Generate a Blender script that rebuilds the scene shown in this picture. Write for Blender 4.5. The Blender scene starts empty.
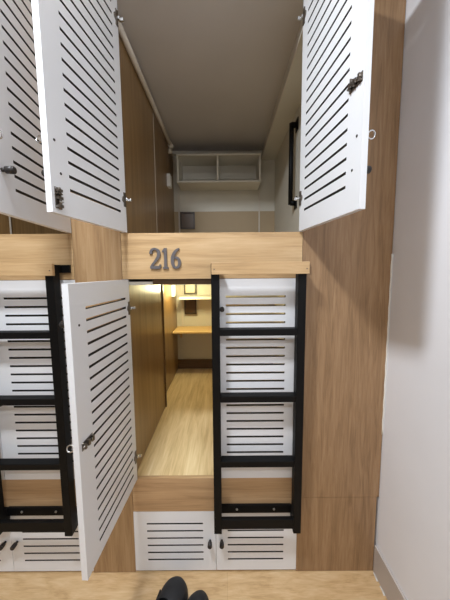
import bpy, bmesh, math, random
from mathutils import Vector, Matrix

scene = bpy.context.scene
COL = scene.collection
PI = math.pi
random.seed(4)

# ------------------------------------------------------------------ materials
def lin(c):
    return tuple(((v/255)/12.92 if v/255 <= 0.04045 else ((v/255+0.055)/1.055)**2.4) for v in c) + (1.0,)

def base_mat(name, rgb, rough=0.5, metal=0.0, spec=0.5, coat=0.0):
    m = bpy.data.materials.new(name); m.use_nodes = True
    b = m.node_tree.nodes['Principled BSDF']
    b.inputs['Base Color'].default_value = lin(rgb)
    b.inputs['Roughness'].default_value = rough
    b.inputs['Metallic'].default_value = metal
    b.inputs['Specular IOR Level'].default_value = spec
    b.inputs['Coat Weight'].default_value = coat
    return m

def paint(name, rgb, rough=0.5, var=0.04, scale=6.0, bump=0.02, bscale=60.0, spec=0.5):
    """Painted surface: faint tonal mottling and a fine bump."""
    m = base_mat(name, rgb, rough, 0, spec)
    nt = m.node_tree; N = nt.nodes; L = nt.links; b = N['Principled BSDF']
    tc = N.new('ShaderNodeTexCoord')
    n = N.new('ShaderNodeTexNoise'); n.inputs['Scale'].default_value = scale; n.inputs['Detail'].default_value = 5
    L.new(tc.outputs['Object'], n.inputs['Vector'])
    r = N.new('ShaderNodeValToRGB')
    r.color_ramp.elements[0].position = 0.3; r.color_ramp.elements[1].position = 0.7
    c = lin(rgb)
    r.color_ramp.elements[0].color = tuple(v*(1-var*2) for v in c[:3]) + (1,)
    r.color_ramp.elements[1].color = tuple(min(1, v*(1+var)) for v in c[:3]) + (1,)
    L.new(n.outputs['Fac'], r.inputs['Fac']); L.new(r.outputs['Color'], b.inputs['Base Color'])
    n2 = N.new('ShaderNodeTexNoise'); n2.inputs['Scale'].default_value = bscale; n2.inputs['Detail'].default_value = 3
    L.new(tc.outputs['Object'], n2.inputs['Vector'])
    bp = N.new('ShaderNodeBump'); bp.inputs['Strength'].default_value = bump*5; bp.inputs['Distance'].default_value = 0.002
    L.new(n2.outputs['Fac'], bp.inputs['Height']); L.new(bp.outputs['Normal'], b.inputs['Normal'])
    return m

def wood(name, dark, mid, light, grain='Z', rough=0.42, across=16.0, along=0.9, offset=(0, 0, 0), planks=None):
    """Laminate wood: streaked noise stretched along the grain axis; optional plank joints."""
    m = base_mat(name, mid, rough)
    nt = m.node_tree; N = nt.nodes; L = nt.links; b = N['Principled BSDF']
    tc = N.new('ShaderNodeTexCoord')
    mp = N.new('ShaderNodeMapping')
    s = {'X': (along, across, across), 'Y': (across, along, across), 'Z': (across, across, along)}[grain]
    mp.inputs['Scale'].default_value = s
    mp.inputs['Location'].default_value = offset
    L.new(tc.outputs['Object'], mp.inputs['Vector'])
    n1 = N.new('ShaderNodeTexNoise'); n1.inputs['Scale'].default_value = 1.0
    n1.inputs['Detail'].default_value = 6; n1.inputs['Roughness'].default_value = 0.62; n1.inputs['Distortion'].default_value = 0.8
    L.new(mp.outputs['Vector'], n1.inputs['Vector'])
    mp2 = N.new('ShaderNodeMapping')
    mp2.inputs['Scale'].default_value = tuple(v*(6 if v == across else 3) for v in s)
    L.new(tc.outputs['Object'], mp2.inputs['Vector'])
    n2 = N.new('ShaderNodeTexNoise'); n2.inputs['Scale'].default_value = 1.0; n2.inputs['Detail'].default_value = 4
    L.new(mp2.outputs['Vector'], n2.inputs['Vector'])
    mx = N.new('ShaderNodeMath'); mx.operation = 'MULTIPLY_ADD'
    mx.inputs[1].default_value = 0.28; L.new(n2.outputs['Fac'], mx.inputs[0])
    ad = N.new('ShaderNodeMath'); ad.operation = 'MULTIPLY'; ad.inputs[1].default_value = 0.72
    L.new(n1.outputs['Fac'], ad.inputs[0]); L.new(ad.outputs[0], mx.inputs[2])
    r = N.new('ShaderNodeValToRGB'); e = r.color_ramp.elements
    e[0].position = 0.34; e[0].color = lin(dark); e[1].position = 0.66; e[1].color = lin(light)
    k = e.new(0.49); k.color = lin(mid)
    L.new(mx.outputs[0], r.inputs['Fac'])
    out = r.outputs['Color']
    if planks:
        br = N.new('ShaderNodeTexBrick')
        br.inputs['Scale'].default_value = 1.0
        br.inputs['Brick Width'].default_value = planks[0]; br.inputs['Row Height'].default_value = planks[1]
        br.inputs['Mortar Size'].default_value = 0.0015; br.offset = 0.37
        br.inputs['Color1'].default_value = (1, 1, 1, 1); br.inputs['Color2'].default_value = (0.95, 0.95, 0.95, 1)
        br.inputs['Mortar'].default_value = (0.85, 0.82, 0.78, 1)
        L.new(tc.outputs['Object'], br.inputs['Vector'])
        mm = N.new('ShaderNodeMix'); mm.data_type = 'RGBA'; mm.blend_type = 'MULTIPLY'; mm.inputs[0].default_value = 1.0
        L.new(out, mm.inputs[6]); L.new(br.outputs['Color'], mm.inputs[7]); out = mm.outputs[2]
    L.new(out, b.inputs['Base Color'])
    bp = N.new('ShaderNodeBump'); bp.inputs['Strength'].default_value = 0.12; bp.inputs['Distance'].default_value = 0.001
    L.new(mx.outputs[0], bp.inputs['Height']); L.new(bp.outputs['Normal'], b.inputs['Normal'])
    return m

RAIL = ((164, 132, 92), (190, 157, 114), (206, 176, 136))
PANL = ((130, 101, 71), (150, 118, 85), (166, 134, 100))
M = {}
M['rail'] = wood('light_oak_rail', *RAIL, grain='X', across=22, along=1.6)
M['panel'] = wood('oak_panel', *PANL, grain='Z', across=44, along=3.5)
M['panel_light'] = wood('oak_panel_pale', (134, 104, 72), (158, 126, 89), (175, 145, 108), grain='Z', across=34, along=2.2)
M['inner'] = wood('brown_oak_lining', (116, 88, 54), (136, 106, 68), (152, 122, 82), grain='Z', across=18, along=1.0, rough=0.28)
M['lining'] = wood('dark_oak_lining', (112, 80, 50), (134, 99, 64), (150, 114, 78), grain='Z', across=18, along=1.0, rough=0.4)
M['bed'] = wood('bed_board', (184, 156, 112), (208, 182, 138), (224, 202, 162), grain='Y', across=22, along=2.2, rough=0.4)
M['lowrail'] = wood('low_rail', (148, 116, 82), (178, 144, 106), (194, 162, 124), grain='X', across=20, along=1.4)
M['floor'] = wood('floor_planks', (180, 144, 98), (205, 170, 124), (219, 189, 146), grain='X', across=26, along=6, rough=0.42, planks=(1.2, 0.19))
M['door'] = paint('white_door', (226, 227, 230), 0.38, 0.012, 4, 0.01, 90)
M['slot'] = base_mat('slot_edge', (46, 42, 38), 0.8)
M['wall'] = paint('wall_paint', (238, 238, 242), 0.7, 0.02, 2.5, 0.06, 30)
M['podwall'] = paint('pod_wall_white', (214, 210, 198), 0.6, 0.02, 3, 0.02, 40)
M['podceil'] = paint('pod_ceiling', (200, 196, 194), 0.7, 0.02, 3, 0.02, 40)
M['aisle'] = paint('aisle_wall', (176, 170, 164), 0.7, 0.02, 2.5, 0.06, 30)
M['ceil'] = paint('ceiling_paint', (196, 194, 190), 0.8, 0.01, 3, 0.02, 40)
M['black'] = base_mat('black_steel', (7, 7, 8), 0.55, 0.0, 0.2)
M['screw'] = base_mat('screw_steel', (190, 188, 184), 0.35, 0.9)
M['chrome'] = base_mat('chrome', (205, 205, 205), 0.25, 1.0)
M['bronze'] = base_mat('worn_bronze', (112, 104, 96), 0.35, 0.85)
M['knob'] = base_mat('dark_knob', (44, 40, 38), 0.45, 0.2)
M['digit'] = base_mat('grey_digit', (104, 100, 102), 0.4, 0.35)
M['pvc'] = base_mat('white_pvc', (214, 206, 194), 0.4)
M['shelf'] = paint('white_shelf', (222, 218, 206), 0.45, 0.01, 4, 0.01, 80)
M['desk'] = wood('desk_oak', (196, 158, 100), (216, 180, 122), (230, 200, 146), grain='X', across=20, along=1.4)
M['tan'] = paint('tan_shade_panel', (176, 156, 126), 0.6, 0.03, 4, 0.02, 60)
M['pale'] = paint('pale_pane', (226, 214, 180), 0.4, 0.05, 12, 0.01, 40)
M['frame'] = base_mat('dark_frame', (62, 46, 32), 0.4)
M['pane'] = paint('frame_pane', (92, 70, 48), 0.3, 0.1, 12, 0.01, 40)
M['base'] = paint('baseboard_grey', (190, 180, 172), 0.5, 0.02, 5, 0.01, 50)
M['caulk'] = paint('white_caulk', (232, 228, 220), 0.6, 0.02, 30, 0.1, 80)
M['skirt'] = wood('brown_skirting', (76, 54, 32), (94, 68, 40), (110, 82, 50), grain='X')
M['rubber'] = paint('black_slipper', (24, 25, 29), 0.62, 0.1, 30, 0.05, 160)
M['insole'] = paint('slipper_insole', (12, 12, 14), 0.85, 0.1, 30, 0.05, 160)
M['lampbody'] = base_mat('lamp_body', (235, 235, 232), 0.4)
def emit(name, rgb, st):
    m = base_mat(name, rgb, 0.5); b = m.node_tree.nodes['Principled BSDF']
    b.inputs['Emission Color'].default_value = lin(rgb); b.inputs['Emission Strength'].default_value = st
    return m
M['led'] = emit('warm_led', (255, 244, 214), 22)
M['tube'] = emit('ceiling_diffuser', (248, 250, 255), 6)

# ------------------------------------------------------------------ mesh helpers
def box(bm, x0, x1, y0, y1, z0, z1, mi=0, bev=0.0):
    vs = [bm.verts.new((x, y, z)) for z in (z0, z1) for y in (y0, y1) for x in (x0, x1)]
    fs = []
    for q in ((0, 2, 3, 1), (4, 5, 7, 6), (0, 1, 5, 4), (2, 6, 7, 3), (0, 4, 6, 2), (1, 3, 7, 5)):
        f = bm.faces.new([vs[i] for i in q]); f.material_index = mi; fs.append(f)
    if bev > 0:
        es = list({e for f in fs for e in f.edges})
        bmesh.ops.bevel(bm, geom=es, offset=bev, segments=2, affect='EDGES', profile=0.5)
    return fs

def cyl(bm, p0, p1, r, seg=16, r1=None, caps=True):
    p0 = Vector(p0); p1 = Vector(p1); d = (p1-p0).normalized()
    a = d.orthogonal().normalized(); b = d.cross(a)
    r1 = r if r1 is None else r1
    A = [bm.verts.new(p0 + (a*math.cos(2*PI*i/seg) + b*math.sin(2*PI*i/seg))*r) for i in range(seg)]
    B = [bm.verts.new(p1 + (a*math.cos(2*PI*i/seg) + b*math.sin(2*PI*i/seg))*r1) for i in range(seg)]
    for i in range(seg):
        f = bm.faces.new((A[i], A[(i+1) % seg], B[(i+1) % seg], B[i])); f.smooth = True
    if caps:
        bm.faces.new(A[::-1]); bm.faces.new(B)

def tube(bm, pts, r, seg=10):
    pts = [Vector(p) for p in pts]; rings = []
    for i, p in enumerate(pts):
        d = (pts[min(i+1, len(pts)-1)] - pts[max(i-1, 0)]).normalized()
        ref = Vector((0, 0, 1)) if abs(d.z) < 0.9 else Vector((1, 0, 0))
        a = d.cross(ref).normalized(); b = d.cross(a)
        rings.append([bm.verts.new(p + (a*math.cos(2*PI*k/seg) + b*math.sin(2*PI*k/seg))*r) for k in range(seg)])
    for i in range(len(rings)-1):
        for k in range(seg):
            f = bm.faces.new((rings[i][k], rings[i][(k+1) % seg], rings[i+1][(k+1) % seg], rings[i+1][k])); f.smooth = True
    bm.faces.new(rings[0][::-1]); bm.faces.new(rings[-1])

def torus(bm, c, n, R, r, seg=20, s2=8):
    c = Vector(c); n = Vector(n).normalized(); a = n.orthogonal().normalized(); b = n.cross(a)
    g = []
    for i in range(seg):
        t = 2*PI*i/seg; u = a*math.cos(t) + b*math.sin(t)
        g.append([bm.verts.new(c + u*(R + r*math.cos(2*PI*k/s2)) + n*r*math.sin(2*PI*k/s2)) for k in range(s2)])
    for i in range(seg):
        for k in range(s2):
            f = bm.faces.new((g[i][k], g[(i+1) % seg][k], g[(i+1) % seg][(k+1) % s2], g[i][(k+1) % s2])); f.smooth = True

def obj(name, bm, mats, parent=None, world=True):
    """Link a bmesh as one object.  Geometry is given in world space unless world=False (parent space)."""
    bmesh.ops.recalc_face_normals(bm, faces=bm.faces)
    me = bpy.data.meshes.new(name)
    if parent is not None and world:
        bm.transform(Matrix.Translation(-parent.location))
    bm.to_mesh(me); bm.free()
    for m in (mats if isinstance(mats, (list, tuple)) else [mats]):
        me.materials.append(M[m])
    o = bpy.data.objects.new(name, me); COL.objects.link(o)
    if parent is not None:
        o.parent = parent
    return o

def B(*args, **kw):
    bm = bmesh.new(); box(bm, *args, **kw); return bm

def tag(o, label, cat, group=None):
    o['label'] = label; o['category'] = cat
    if group: o['group'] = group
    return o

def thing(name, label, cat, loc, group=None):
    o = bpy.data.objects.new(name, None); COL.objects.link(o)
    o.empty_display_size = 0.1; o.location = loc
    return tag(o, label, cat, group)

def struct(name, bm, mat):
    o = obj(name, bm, mat); o['kind'] = 'structure'; return o

# ------------------------------------------------------------------ dimensions (metres)
EYE = 1.539
ZC = 3.10                # room ceiling
XL, XR = -0.475, 0.356  # opening of the right-hand pods
DX = -1.049             # pitch to the neighbouring column
XW = 0.768               # white side wall
YB = 1.56                # back wall of the pods
SEAM = -0.057

# ------------------------------------------------------------------ setting
struct('floor', B(-2.6, XW, -3.2, YB, -0.1, 0.0), 'floor')
struct('wall_right', B(XW, XW+0.1, -3.2, YB+0.1, 0, ZC), 'wall')
struct('wall_back', B(-2.6, XW, YB, YB+0.1, 0, ZC), 'podwall')
struct('wall_front', B(-2.6, XW+0.1, -3.3, -3.2, 0, ZC), 'aisle')
struct('wall_left', B(-2.7, -2.6, -3.3, YB+0.1, 0, ZC), 'aisle')
struct('ceiling', B(-2.7, XW+0.1, -3.3, YB+0.1, ZC, ZC+0.1), 'ceil')
struct('baseboard_right', B(XW-0.012, XW, -3.2, 0.0, 0, 0.148, bev=0.002), 'base')
# bead of caulk in the corner between the oak panel and the white wall, and along the floor
bm = bmesh.new()
tube(bm, [(XW-0.0035+0.001*math.sin(i*1.7), -0.001, 0.75+i*0.025) for i in range(36)], 0.0035, 6)
struct('trim_1', bm, 'caulk')
bm = bmesh.new()
for i in range(60):
    y = -0.01 - i*0.02
    if random.random() < 0.75:
        cyl(bm, (XW-0.014-0.003*random.random(), y, 0.001), (XW-0.014-0.003*random.random(), y-0.02, 0.001), 0.0025+0.002*random.random(), 6)
struct('trim_2', bm, 'caulk')

# ------------------------------------------------------------------ tall oak boards
t = thing('wood_panel', 'wide oak filler board between the ladder and the white wall', 'panel', ((XR+XW)/2, 0.01, 0))
obj('upper_board', B(XR, XW-0.003, 0, 0.02, 0.417, ZC-0.002), 'panel', t)
obj('kick_board', B(XR, XW-0.013, 0, 0.02, 0.001, 0.415), 'panel', t)
o = obj('wood_panel', B(XL+DX+XR-XL, XL, 0, 0.02, 0.001, ZC-0.002), 'panel_light')
tag(o, 'narrow oak divider board between the two bunk columns, left of the number 216', 'panel')
o = obj('wood_panel', B(XL+DX-0.23, XL+DX, 0, 0.02, 0.001, ZC-0.002), 'panel_light')
tag(o, 'oak divider board at the far left end of the bunk row', 'panel')

# ------------------------------------------------------------------ slotted door
DW, DT = 0.430, 0.02
def slotted(bm, s, W, H, x0, x1, zs, sh=0.0095):
    """White board with horizontal slots cut through; s=+1 hinge on the left, -1 on the right."""
    def bx(a, b, z0, z1):
        box(bm, min(s*a, s*b), max(s*a, s*b), 0, DT, z0, z1)
    bx(0, x0, 0, H); bx(x1, W, 0, H)
    edges = [0.0]
    for z in zs: edges += [z-sh/2, z+sh/2]
    edges.append(H)
    for i in range(0, len(edges), 2): bx(x0, x1, edges[i], edges[i+1])
    # the cut edges of the slots get the darker slot colour
    for f in bm.faces:
        c = f.calc_center_median(); f.normal_update(); n = f.normal
        ins = min(x0, x1)-1e-4 <= abs(c.x) <= max(x0, x1)+1e-4
        if abs(n.z) > 0.9 and 1e-3 < c.z < H-1e-3 and ins: f.material_index = 1
        if abs(n.x) > 0.9 and (abs(abs(c.x)-x0) < 1e-4 or abs(abs(c.x)-x1) < 1e-4): f.material_index = 1

def knob(parent, s, x, z, y=0.0, sgn=-1, label=None):
    bm = bmesh.new()
    cyl(bm, (s*x, y, z), (s*x, y+sgn*0.012, z), 0.006, 12)
    cyl(bm, (s*x, y+sgn*0.012, z), (s*x, y+sgn*0.034, z), 0.0105, 16, 0.0115)
    cyl(bm, (s*x, y+sgn*0.034, z), (s*x, y+sgn*0.037, z), 0.0115, 16, 0.009)
    o = obj('knob', bm, 'knob', parent, False); o['label'] = 'dark round knob'
    return o

def latch(parent, s, x, z, horiz, y=DT):
    """Slide bolt on the inner face: plate, barrel, keepers and little lever."""
    bm = bmesh.new(); L, w = 0.062, 0.026
    def bx(u0, u1, v0, v1, d0, d1):
        if horiz: box(bm, s*x+u0, s*x+u1, y+d0, y+d1, z+v0, z+v1)
        else: box(bm, s*x+v0, s*x+v1, y+d0, y+d1, z+u0, z+u1)
    bx(-L/2, L/2, -w/2, w/2, 0, 0.002)
    for u in (-0.024, 0.0, 0.022):
        bx(u-0.004, u+0.004, -0.009, 0.009, 0.002, 0.011)
    if horiz: cyl(bm, (s*x-L*0.5, y+0.006, z), (s*x+L*0.55, y+0.006, z), 0.0038, 10)
    else: cyl(bm, (s*x, y+0.006, z-L*0.55), (s*x, y+0.006, z+L*0.5), 0.0038, 10)
    bx(0.009, 0.013, -0.002, 0.016, 0.005, 0.014)
    o = obj('slide_bolt', bm, 'bronze', parent, False)
    bm = bmesh.new()
    for u in (-0.027, 0.027):
        for v in (-0.009, 0.009):
            c = (s*x+u, y+0.0015, z+v) if horiz else (s*x+v, y+0.0015, z+u)
            cyl(bm, c, (c[0], c[1]+0.0018, c[2]), 0.003, 8)
    for u in (-0.012, 0.011):
        bx(u-0.002, u+0.002, -0.006, 0.006, 0.0105, 0.0125)
    q = obj('slide_bolt', bm, 'chrome', parent, False); q.name = 'bolt_screws'
    return o

def hinge(parent, s, z, y=DT):
    bm = bmesh.new()
    box(bm, min(s*0.004, s*0.02), max(s*0.004, s*0.02), y, y+0.004, z-0.03, z+0.03)
    cyl(bm, (s*0.018, y-0.001, z), (s*0.018, y+0.003, z), 0.014, 18)
    obj('hinge_plate', bm, 'bronze', parent, False)
    bm = bmesh.new()
    box(bm, min(s*-0.004, s*0.014), max(s*-0.004, s*0.014), y+0.004, y+0.014, z-0.006, z+0.006, bev=0.002)
    box(bm, min(s*-0.006, s*0.004), max(s*-0.006, s*0.004), y+0.008, y+0.026, z-0.006, z+0.006, bev=0.002)
    o = obj('hinge_arm', bm, 'chrome', parent, False); o['label'] = 'chrome hinge arm'

def pull_ring(parent, s, x, z, y=0.0):
    bm = bmesh.new()
    cyl(bm, (s*x, y, z), (s*x, y-0.008, z), 0.003, 10)
    torus(bm, (s*x, y-0.017, z), (1, 0, 0.25), 0.011, 0.0022)
    o = obj('ring_pull', bm, 'chrome', parent, False); o['label'] = 'small chrome ring'

def dot(parent, s, x, z, y=DT):
    bm = bmesh.new(); cyl(bm, (s*x, y-0.001, z), (s*x, y+0.0012, z), 0.0042, 10)
    obj('screw', bm, 'knob', parent, False)

def pod_door(parent, hx, z0, H, s, deg, zs, upper, hinges, knob_z, ring_z, latch_spec, label, W=DW, x0=0.044, x1=0.338):
    bm = bmesh.new(); slotted(bm, s, W, H, x0, x1, zs)
    d = obj('door', bm, ['door', 'slot'], parent, False)
    d.location = Vector((hx, -0.003, z0)) - parent.location
    d.rotation_euler = (0, 0, -s*math.radians(deg))
    d['label'] = label
    for z in hinges: hinge(d, s, z)
    knob(d, s, W-0.040, knob_z)
    if ring_z is not None: pull_ring(d, s, W-0.012, ring_z)
    dot(d, s, W-0.042, knob_z-0.003)
    if ring_z is not None: dot(d, s, W-0.024, ring_z)
    if latch_spec: latch(d, s, *latch_spec)
    return d

# ------------------------------------------------------------------ pods
UZ0, UZ1 = 1.729, 2.712           # upper doors
LZ0, LZ1 = 0.527, 1.517           # lower doors
uslots = [0.083 + i*0.0431 for i in range(20)]
lslots = [0.0565 + i*0.0405 for i in range(22)]
PCZ = 2.735                       # pod ceiling

def pod_shell(t, dx, upper):
    xl, xr = XL+dx, XR+dx
    lo, hi = (1.585, PCZ) if upper else (0.525, 1.49)
    rail_z = (1.519, 1.727) if upper else (0.345, 0.525)
    obj('front_rail', B(xl+0.0018, xr-0.0018, 0, 0.02, *rail_z), 'rail' if upper else 'lowrail', t)
    mat = 'inner'
    ys = 0.72
    sx = 0 if upper else 0.022
    obj('side_panel', B(xl-0.02, xl-0.010+sx, 0.022, ys, lo, hi), mat, t)
    obj('side_panel', B(xl-0.046, xl-0.034, ys-0.04, YB-0.003, lo, hi), mat, t)
    o = obj('edge_strip', B(xl-0.030, xl-0.009+sx*1.35, ys, ys+0.014, lo, hi-(0.1 if upper else 0)), 'pvc' if upper else 'skirt', t)
    o = obj('side_wall', B(xr+0.15, xr+0.165, 0.022, YB-0.003, lo, hi), 'podwall', t); o['label'] = 'white painted right side of the pod'
    obj('bed_board', B(xl-0.033, xr+0.15, 0.021, YB-0.003, lo-0.025, lo), 'bed', t)
    if upper:
        obj('ceiling_board', B(xl-0.05, xr+0.16, 0.021, YB-0.003, PCZ+0.001, PCZ+0.02), 'podceil', t)
        o = obj('beam', B(xr+0.015, xr+0.149, 0.022, YB-0.003, PCZ-0.085, PCZ), 'podwall', t); o['label'] = 'white boxed beam along the ceiling edge'
        obj('beam_trim', B(xr+0.008, xr+0.0149, 0.022, YB-0.003, PCZ-0.088, PCZ-0.072), 'pvc', t)
        obj('header_board', B(xl+0.0005, xr-0.0005, 0, 0.02, PCZ-0.015, ZC-0.002), 'rail', t)
        obj('added_shade_panel', B(xl-0.033, xr+0.149, YB-0.016, YB-0.004, lo+0.001, 2.155), 'tan', t)  # added panel; its tan imitates the shade below the band of light
        obj('cornice', B(xl-0.033, xr+0.014, YB-0.03, YB-0.004, PCZ-0.035, PCZ-0.001, bev=0.004), 'podwall', t)
    else:
        obj('ceiling_board', B(xl-0.05, xr+0.16, 0.021, YB-0.003, 1.4905, 1.506), 'podwall', t)
        obj('rail_shade_strip', B(xl+0.135, xr-0.0005, 0.0205, 0.045, 1.492, 1.518), 'skirt', t)  # dark strip standing for the shaded underside of the upper rail
        obj('skirting', B(xl-0.033, xr+0.149, YB-0.016, YB-0.004, lo+0.001, lo+0.1), 'skirt', t)

G_U, G_L = None, None
# upper pod, right column
t = thing('sleeping_pod', 'upper sleeping pod with both slotted doors swung open above the 216 rail', 'bunk', ((XL+XR)/2, 0, 1.507))
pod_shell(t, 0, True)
H = UZ1-UZ0
pod_door(t, XL+0.015, UZ0, H, 1, 98.8, uslots, True, (0.14, 0.87), 0.125, 0.212, (DW-0.024, 0.045, False), 'left door swung open', x0=0.047, x1=0.352)
pod_door(t, XR-0.001, UZ0, H, -1, 97.5, uslots, True, (0.14, 0.87), 0.125, 0.212, (DW-0.030, 0.365, True), 'right door swung open', W=0.437, x0=0.050, x1=0.362)
# lower pod, right column
t = thing('sleeping_pod', 'lower sleeping pod below the number 216, lit inside, left door open', 'bunk', ((XL+XR)/2, 0, 0.341))
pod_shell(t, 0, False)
H = LZ1-LZ0
pod_door(t, XL+0.011, LZ0, H, 1, 92.8, lslots, False, (0.124, 0.859), 0.86, 0.46, (0.446-0.046, 0.462, True), 'left door swung open', W=0.446, x0=0.044, x1=0.362)
pod_door(t, XR, LZ0, H, -1, 0.0, lslots[1:], False, (0.124, 0.849), 0.852, None, None, 'closed right door', W=XR-SEAM-0.002, x0=0.076, x1=0.354)
# upper pod, left column
t = thing('sleeping_pod', 'upper sleeping pod at the left edge of the photo, right door open', 'bunk', ((XL+XR)/2+DX, 0, 1.507))
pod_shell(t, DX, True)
pod_door(t, XR+DX-0.001, UZ0, UZ1-UZ0, -1, 95.0, uslots, True, (0.14, 0.87), 0.125, 0.212, None, 'right door swung open', W=0.455, x0=0.047, x1=0.360)
# lower pod, left column
t = thing('sleeping_pod', 'lower sleeping pod behind the left ladder, slotted doors closed', 'bunk', ((XL+XR)/2+DX, 0, 0.341))
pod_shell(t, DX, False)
pod_door(t, XR+DX, LZ0, LZ1-LZ0, -1, 0.0, lslots[1:], False, (0.124, 0.849), 0.41, None, None, 'closed right door', W=XR-SEAM-0.002, x0=0.017, x1=0.335)
pod_door(t, XL+DX, LZ0, LZ1-LZ0, 1, 0.0, lslots[1:], False, (0.124, 0.849), 0.41, None, None, 'closed left door', W=SEAM-XL-0.002, x0=0.064, x1=0.354)

# ------------------------------------------------------------------ storage cabinets at floor level
def cabinet(dx, label):
    t = thing('storage_cabinet', label, 'cabinet', ((XL+XR)/2+dx, 0, 0.0), 'cabinets under the bunks')
    xl, xr = XL+dx, XR+dx
    bm = bmesh.new()
    box(bm, xl+0.001, xl+0.016, 0.021, 0.6, 0.002, 0.343); box(bm, xr-0.016, xr-0.001, 0.021, 0.6, 0.002, 0.343)
    box(bm, xl+0.016, xr-0.016, 0.021, 0.6, 0.002, 0.014); box(bm, xl+0.016, xr-0.016, 0.585, 0.6, 0.014, 0.343)
    obj('body', bm, 'lining', t)
    zs = [0.063 + i*0.0405 for i in range(6)]
    for s, hx, W in ((1, xl, SEAM-XL), (-1, xr, XR-SEAM)):
        bm = bmesh.new(); slotted(bm, s, W-0.002, 0.332, 0.066, 0.352, zs, 0.008)
        d = obj('door', bm, ['door', 'slot'], t, False)
        d.location = Vector((hx+s*0.001, 0.0, 0.011)) - t.location
        knob(d, s, W-0.031, 0.17)
cabinet(0, 'low white storage cabinet under the open pod, slippers in front of it')
cabinet(DX, 'low white storage cabinet at floor level under the left ladder')

# ------------------------------------------------------------------ ladders
def ladder(x0, x1, dz, label):
    yf, yb, w = -0.080, -0.032, 0.036
    t = thing('ladder', label, 'ladder', ((x0+x1)/2, yf, 0.30+dz), 'black bunk ladders')
    top = 1.586
    for a in (x0, x1-w):
        obj('post', B(a, a+w, yf, yb, 0.300+dz, top, bev=0.002), 'black', t)
    for z in (1.266, 0.957, 0.640):
        obj('rung', B(x0+w, x1-w, yf+0.002, yb-0.002, z+dz, z+dz+0.030, bev=0.002), 'black', t)
    obj('front_bar', B(x0+w, x1-w, yf+0.001, yf+0.021, 0.324+dz, 0.374+dz, bev=0.002), 'black', t)
    for a in (x0, x1-w):
        obj('side_arm', B(a+0.002, a+w-0.002, yb, -0.0045, 0.300+dz, 0.388+dz, bev=0.002), 'black', t)
        obj('top_arm', B(a+0.002, a+w-0.002, yb, -0.001, 1.550, 1.586), 'black', t)
    for a, b in ((x1-0.002, x1+0.034),):
        obj('flange', B(a, b, -0.012, -0.001, 1.550, 1.586), 'black', t)
    bk = obj('mounting_bar', B(x0+w-0.002, x1-w+0.002, -0.0165, -0.0045, 0.349+dz, 0.390+dz), 'black', t)
    for f in (0.22, 0.76):
        bm = bmesh.new(); c = x0+w+(x1-x0-2*w)*f
        cyl(bm, (c, -0.0165, 0.370+dz), (c, -0.0195, 0.370+dz), 0.0055, 12)
        bm.transform(Matrix.Translation(-t.location))
        q = obj('screw', bm, 'screw', bk, False); q['label'] = 'bright screw head'
    return t
ladder(-0.061, 0.353, 0.0, 'black steel ladder in front of the closed door, beside the wide oak board')
ladder(-1.13, -0.742, -0.006, 'black steel ladder at the left edge of the photo')

def batten(x0, x1, label):
    t = thing('wooden_ledge', label, 'ledge', ((x0+x1)/2, -0.089, 1.538), 'ledges over the ladders')
    obj('board', B(x0, x1, -0.097, -0.0805, 1.538, 1.590, bev=0.0015), 'rail', t)
    for x in (x0+0.012, x1-0.012):
        bm = bmesh.new(); cyl(bm, (x, -0.0965, 1.560), (x, -0.0982, 1.560), 0.0028, 10)
        obj('screw', bm, 'bronze', t)
batten(-0.058, 0.360, 'pale oak ledge right of the number 216, over the right ladder')
batten(-1.145, -0.733, 'pale oak ledge at the left edge, over the left ladder')

# ------------------------------------------------------------------ number 216
def catmull(P, n=7):
    out = []
    for i in range(len(P)-1):
        p0, p1, p2, p3 = P[max(i-1, 0)], P[i], P[i+1], P[min(i+2, len(P)-1)]
        for k in range(n):
            t = k/n
            out.append(tuple(0.5*((2*b)+(-a+c)*t+(2*a-5*b+4*c-d)*t*t+(-a+3*b-3*c+d)*t**3) for a, b, c, d in zip(p0, p1, p2, p3)))
    out.append(P[-1]); return out

def ribbon(bm, pts, x, z, sc, y0, y1):
    L, R = [], []
    for i, (px, pz, w) in enumerate(pts):
        a = pts[max(i-1, 0)]; b = pts[min(i+1, len(pts)-1)]
        d = Vector((b[0]-a[0], b[1]-a[1])).normalized(); n = Vector((-d.y, d.x))
        L.append((px+n.x*w, pz+n.y*w)); R.append((px-n.x*w, pz-n.y*w))
    def V(p, y): return bm.verts.new((x+p[0]*sc, y, z+p[1]*sc))
    q = [(V(l, y0), V(r, y0), V(l, y1), V(r, y1)) for l, r in zip(L, R)]
    for i in range(len(q)-1):
        a, b = q[i], q[i+1]
        bm.faces.new((a[0], a[1], b[1], b[0])); bm.faces.new((a[2], b[2], b[3], a[3]))
        bm.faces.new((a[0], b[0], b[2], a[2])); bm.faces.new((a[1], a[3], b[3], b[1]))
    bm.faces.new((q[0][0], q[0][2], q[0][3], q[0][1])); bm.faces.new((q[-1][0], q[-1][1], q[-1][3], q[-1][2]))

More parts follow.
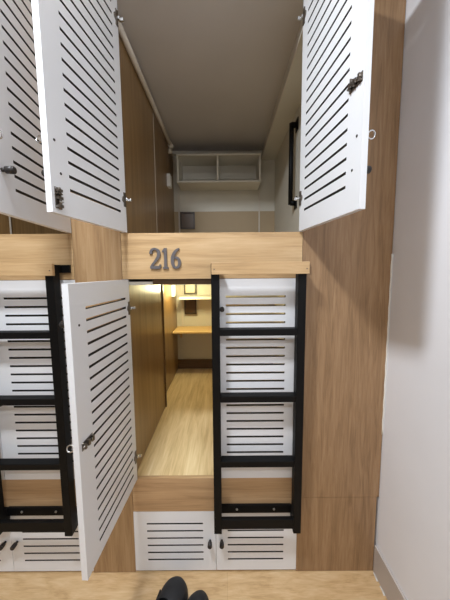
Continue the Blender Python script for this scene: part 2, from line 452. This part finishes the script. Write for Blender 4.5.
t = thing('room_number', 'grey metal number 216 on the pale oak rail between the pods', 'sign', (-0.271, -0.004, 1.565))
sc = 0.00103; zb = 1.565; y0, y1 = -0.008, -0.0003
bm = bmesh.new()
two = [(8, 66, 7), (7, 74, 6), (12, 84, 5), (24, 88, 4.5), (37, 82, 6), (42, 68, 7.5), (38, 52, 7), (27, 36, 5.5), (14, 20, 5), (5, 7, 4.5)]
ribbon(bm, catmull(two), -0.344, zb, sc, y0, y1)
ribbon(bm, catmull([(2, 5, 5), (18, 7, 6.5), (34, 6, 7), (44, 8, 6), (48, 20, 3)]), -0.344, zb, sc, y0-0.0002, y1)
obj('digit', bm, 'digit', t)
bm = bmesh.new()
ribbon(bm, [(14, 2, 6.2), (14, 40, 6.2), (14, 91, 6.4)], -0.2855, zb, sc, y0, y1)
ribbon(bm, [(2, 4, 4), (14, 4.5, 4.5), (26, 4, 4)], -0.2855, zb, sc, y0-0.0002, y1)
ribbon(bm, catmull([(1, 74, 2.5), (6, 80, 4), (13, 88, 4)]), -0.2855, zb, sc, y0-0.0002, y1)
obj('digit', bm, 'digit', t)
bm = bmesh.new()
six = [(40, 88, 3), (30, 83, 5), (18, 70, 6.5), (10, 50, 7.2), (9, 28, 7.2), (14, 11, 6), (24, 5, 5), (35, 10, 6), (40, 26, 7), (36, 42, 6.2), (26, 50, 4.5), (16, 46, 4)]
ribbon(bm, catmull(six), -0.2485, zb, sc, y0, y1)
obj('digit', bm, 'digit', t)

# ------------------------------------------------------------------ fittings inside the upper pod
t = thing('wall_shelf', 'white two-bay open shelf high on the back wall of the upper pod', 'shelf', (-0.06, YB-0.14, 2.36))
x0, x1, z0, z1, yf = -0.430, 0.332, 2.362, 2.612, YB-0.256
for n, a in (('top_board', (x0, x1, yf, YB-0.005, z1-0.016, z1)), ('bottom_board', (x0, x1, yf, YB-0.005, z0, z0+0.016)),
             ('side_board', (x0, x0+0.016, yf, YB-0.005, z0+0.016, z1-0.016)), ('side_board', (x1-0.016, x1, yf, YB-0.005, z0+0.016, z1-0.016)),
             ('divider', (-0.068, -0.052, yf+0.001, YB-0.005, z0+0.016, z1-0.016)), ('back_board', (x0+0.016, x1-0.016, YB-0.012, YB-0.005, z0+0.016, z1-0.016))):
    obj(n, B(*a), 'shelf', t)
obj('batten_rail', B(x0+0.016, x1-0.016, YB-0.024, YB-0.012, z0+0.10, z0+0.125), 'shelf', t)

bm = bmesh.new()
cx, cz = XL-0.010+0.017, 2.655
tube(bm, [(cx, 0.03, cz), (cx, 0.4, cz), (cx, 0.8, cz), (cx, 1.24, cz)], 0.014, 12)
t = thing('conduit', 'white plastic pipe along the top left edge of the upper pod', 'pipe', (cx, 0.6, cz-0.014))
obj('pipe', bm, 'pvc', t)
bm = bmesh.new()
cyl(bm, (cx, 1.22, cz), (cx, 1.275, cz), 0.021, 14)
tube(bm, [(cx, 1.262, cz), (cx-0.01, 1.275, cz-0.02), (cx-0.012, 1.277, cz-0.05)], 0.019, 12)
obj('elbow', bm, 'pvc', t)
def switch(z, label, y=1.33):
    t = thing('wall_switch', label, 'switch', (XL-0.032, y, z), 'white switches in the pods')
    x = XL-0.0335
    obj('back_box', B(x, x+0.03, y-0.04, y+0.04, z-0.055, z+0.055, bev=0.004), 'lampbody', t)
    obj('rocker', B(x+0.03, x+0.035, y-0.02, y+0.02, z-0.03, z+0.03, bev=0.001), 'pvc', t)
switch(2.362, 'white wall switch box at the left end of the upper shelf', 1.27)
switch(1.375, 'white wall switch on the left side of the lit lower pod')

t = thing('grab_bar', 'black vertical grab bar on the right side wall of the upper pod', 'handle', (XR+0.15, 0.72, 2.0))
gx = XR+0.15
bm = bmesh.new(); cyl(bm, (gx-0.04, 0.72, 2.02), (gx-0.04, 0.72, 2.56), 0.016, 16)
obj('bar', bm, 'black', t)
for z in (2.03, 2.55):
    bm = bmesh.new(); cyl(bm, (gx-0.04, 0.72, z), (gx-0.006, 0.72, z), 0.018, 16); box(bm, gx-0.007, gx-0.0003, 0.69, 0.75, z-0.04, z+0.04, bev=0.002)
    obj('mount', bm, 'black', t)

def wall_frame(x0, x1, z0, z1, label, pane='pane'):
    t = thing('wall_frame', label, 'frame', ((x0+x1)/2, YB-0.02, z0), 'dark frames on the pod back walls')
    yb = YB-0.0165; w = 0.014
    bm = bmesh.new()
    for a in ((x0, x1, z0, z0+w), (x0, x1, z1-w, z1), (x0, x0+w, z0+w, z1-w), (x1-w, x1, z0+w, z1-w)):
        box(bm, a[0], a[1], yb-0.018, yb, a[2], a[3])
    obj('frame', bm, 'frame', t)
    obj('panel', B(x0+w, x1-w, yb-0.006, yb, z0+w, z1-w), pane, t)
wall_frame(-0.444, -0.300, 1.985, 2.150, 'small dark-framed panel low in the left back corner of the upper pod')
for i, x in enumerate((-0.462, 0.342)):
    o = obj('corner_strip', B(x, x+0.012, YB-0.028, YB-0.017, 1.60, 2.36), 'pvc')
    tag(o, ['thin white vertical strip beside the dark-framed panel in the upper pod',
            'thin white vertical strip below the right end of the upper shelf'][i], 'strip')

# ------------------------------------------------------------------ fittings inside the lower pod
t = thing('desk', 'pale oak fold-out desk board at the back of the lit lower pod', 'desk', (-0.03, YB-0.12, 0.94))
obj('desk_top', B(XL-0.031, XR+0.148, YB-0.285, YB-0.005, 0.966, 0.984, bev=0.002), 'desk', t)
for x in (XL+0.0, XR+0.10):
    bm = bmesh.new(); box(bm, x, x+0.02, YB-0.24, YB-0.017, 0.952, 0.966); box(bm, x, x+0.02, YB-0.035, YB-0.017, 0.87, 0.952)
    tube(bm, [(x+0.01, YB-0.20, 0.953), (x+0.01, YB-0.03, 0.89)], 0.007, 8)
    obj('bracket', bm, 'desk', t)
t = thing('wall_shelf', 'white shelf board above the desk in the lit lower pod', 'shelf', (-0.03, YB-0.12, 1.28))
obj('shelf_board', B(-0.442, XR+0.148, YB-0.236, YB-0.005, 1.290, 1.312), 'shelf', t)
for x in (-0.42, 0.40):
    bm = bmesh.new(); box(bm, x, x+0.012, YB-0.2, YB-0.005, 1.276, 1.290)
    obj('bracket', bm, 'shelf', t)
wall_frame(-0.424, -0.300, 1.115, 1.289, 'dark-framed panel on the back wall between desk and shelf, lower pod')
wall_frame(-0.424, -0.300, 1.325, 1.486, 'dark-framed panel on the back wall above the white shelf, lower pod', 'pale')
o = obj('corner_strip', B(-0.456, -0.441, YB-0.030, YB-0.017, 0.99, 1.485), 'pvc')
tag(o, 'thin white vertical strip in the back left corner of the lit lower pod', 'strip')
t = thing('led_lamp', 'small glowing lamp under the lower pod ceiling at the back left', 'lamp', (-0.402, 1.16, 1.4895))
bm = bmesh.new(); cyl(bm, (-0.402, 1.16, 1.4895), (-0.402, 1.16, 1.470), 0.034, 20, 0.030)
obj('housing', bm, 'lampbody', t)
bm = bmesh.new(); cyl(bm, (-0.402, 1.16, 1.470), (-0.402, 1.16, 1.450), 0.026, 20, 0.018)
obj('bulb', bm, 'led', t)
def area(name, loc, size, power, rgb, rot=(0, 0, 0), sy=None):
    l = bpy.data.lights.new(name, 'AREA'); l.energy = power; l.color = lin(rgb)[:3]
    l.shape = 'RECTANGLE' if sy else 'SQUARE'; l.size = size
    if sy: l.size_y = sy
    o = bpy.data.objects.new(name, l); COL.objects.link(o); o.location = loc; o.rotation_euler = rot
    return o
l = bpy.data.lights.new('pod_light', 'POINT'); l.energy = 7.5; l.color = lin((255, 242, 186))[:3]; l.shadow_soft_size = 0.03
o = bpy.data.objects.new('pod_light', l); COL.objects.link(o); o.location = (-0.37, 1.14, 1.415)

# ------------------------------------------------------------------ slippers
def slipper(x, y, ang, side, label, wide):
    """Black slip-on clog: closed rounded toe, foot opening, low heel."""
    t = thing('slipper', label, 'slipper', (x, y, 0), 'pair of black slippers')
    t.rotation_euler = (0, 0, math.radians(ang)); t.scale = (wide, 1.08, 1.1)
    Ln = 0.275
    # outline half widths along the length (0 toe tip .. 1 heel)
    def hw(u):
        ctrl = [(0, 0.0), (0.03, 0.024), (0.08, 0.038), (0.16, 0.049), (0.28, 0.054), (0.42, 0.050), (0.6, 0.042), (0.8, 0.040), (0.92, 0.034), (0.98, 0.020), (1, 0.0)]
        for (a, va), (b, vb) in zip(ctrl, ctrl[1:]):
            if a <= u <= b: return va+(vb-va)*(u-a)/(b-a)
        return 0
    def cxo(u): return side*0.010*math.sin(PI*min(1, u*1.1))
    us = [0.004, 0.03, 0.06, 0.1, 0.15, 0.2, 0.27, 0.34, 0.41, 0.5, 0.6, 0.7, 0.8, 0.88, 0.94, 0.98, 0.997]
    # sole
    bm = bmesh.new(); rings = []
    for u in us:
        w = hw(u)*1.04+0.001; c = cxo(u)
        rings.append([bm.verts.new((c+a*w, -u*Ln, z)) for a, z in ((-1, 0.004), (-1, 0.018), (1, 0.018), (1, 0.004), (0.9, 0.0), (-0.9, 0.0))])
    for a, b in zip(rings, rings[1:]):
        for k in range(6): bm.faces.new((a[k], a[(k+1) % 6], b[(k+1) % 6], b[k]))
    bm.faces.new(rings[0]); bm.faces.new(rings[-1][::-1])
    obj('sole', bm, 'rubber', t, False)
    # upper over the toes
    bm = bmesh.new(); rings = []; S = 14
    for u in [0.004, 0.012, 0.03, 0.06, 0.1, 0.15, 0.2, 0.27, 0.34, 0.40, 0.45]:
        w = hw(u)+0.0005; c = cxo(u); h = 0.018+0.052*min(1, (u/0.30))**0.5
        rings.append([bm.verts.new((c+math.cos(PI*k/S)*w, -u*Ln+(0.012*abs(math.cos(PI*k/S))**2*(-1 if u > 0.42 else 0)), 0.014+(h-0.014)*math.sin(PI*k/S)**0.75)) for k in range(S+1)])
    for a, b in zip(rings, rings[1:]):
        for k in range(S):
            f = bm.faces.new((a[k], a[k+1], b[k+1], b[k])); f.smooth = True
    bm.faces.new(rings[0])
    o = obj('upper', bm, 'rubber', t, False)
    md = o.modifiers.new('solid', 'SOLIDIFY'); md.thickness = 0.004; md.offset = -1
    sb = o.modifiers.new('smooth', 'SUBSURF'); sb.levels = 1; sb.render_levels = 2
    # low collar round the heel
    bm = bmesh.new(); out = []
    for side_ in (1, -1):
        seq = [0.33, 0.42, 0.5, 0.6, 0.7, 0.8, 0.88, 0.94, 0.98, 0.995]
        for u in (seq if side_ == 1 else seq[::-1]):
            h = 0.034+0.02*abs(u-0.62)**1.2*2
            out.append((cxo(u)+side_*hw(u), -u*Ln, h))
    A = [bm.verts.new((p[0], p[1], 0.016)) for p in out]; Bv = [bm.verts.new(p) for p in out]
    for i in range(len(out)-1):
        f = bm.faces.new((A[i], A[i+1], Bv[i+1], Bv[i])); f.smooth = True
    o = obj('collar', bm, 'rubber', t, False)
    md = o.modifiers.new('solid', 'SOLIDIFY'); md.thickness = 0.004; md.offset = 0
    bm = bmesh.new(); rings = []
    for u in us[4:-1]:
        rings.append([bm.verts.new((cxo(u)+a*hw(u)*0.9, -u*Ln, z)) for a, z in ((-1, 0.0205), (1, 0.0205), (1, 0.0185), (-1, 0.0185))])
    for a, b in zip(rings, rings[1:]):
        for k in range(4): bm.faces.new((a[k], a[(k+1) % 4], b[(k+1) % 4], b[k]))
    bm.faces.new(rings[0]); bm.faces.new(rings[-1][::-1])
    obj('insole', bm, 'insole', t, False)
slipper(-0.232, -0.044, -24, 1, 'left black slipper, the one standing nearer the cabinet', 1.2)
slipper(-0.122, -0.100, -10, -1, 'right black slipper, the one set further back from the cabinet', 1.0)

# ------------------------------------------------------------------ room lighting
def ceiling_lamp(x, y, sx, sy, power, label):
    t = thing('ceiling_lamp', label, 'lamp', (x, y, ZC-0.06))
    bm = bmesh.new(); box(bm, x-sx/2-0.02, x+sx/2+0.02, y-sy/2-0.02, y+sy/2+0.02, ZC-0.05, ZC-0.0005)
    obj('housing', bm, 'lampbody', t)
    obj('diffuser', B(x-sx/2, x+sx/2, y-sy/2, y+sy/2, ZC-0.062, ZC-0.051), 'tube', t)
    area('lamp_light', (x, y, ZC-0.07), sx, power, (238, 245, 252), (0, 0, 0), sy)
ceiling_lamp(-0.56, -0.98, 0.2, 0.2, 62, 'square ceiling lamp over the aisle, ahead of the viewer')
ceiling_lamp(0.0, -2.5, 1.0, 0.2, 34, 'long unseen fill lamp added on the ceiling behind the viewer')  # unseen lamp added for ambient and frontal fill

w = bpy.data.worlds.new('World'); scene.world = w; w.use_nodes = True
w.node_tree.nodes['Background'].inputs[0].default_value = (0.8, 0.85, 0.9, 1)
w.node_tree.nodes['Background'].inputs[1].default_value = 0.05

# ------------------------------------------------------------------ camera
ROLL = 0.45
cam = bpy.data.cameras.new('Camera'); co = bpy.data.objects.new('Camera', cam); COL.objects.link(co)
cam.sensor_fit = 'VERTICAL'; cam.sensor_height = 24.0; cam.lens = 24.0*270/600
cam.clip_start = 0.02
co.location = (0, -1.25, EYE+0.009)
co.rotation_euler = (math.radians(90-5.9), math.radians(ROLL), 0)
scene.camera = co
vs = scene.view_settings
vs.view_transform = 'Standard'; vs.look = 'None'; vs.gamma = 1.0; vs.exposure = -0.16; vs.use_curve_mapping = False
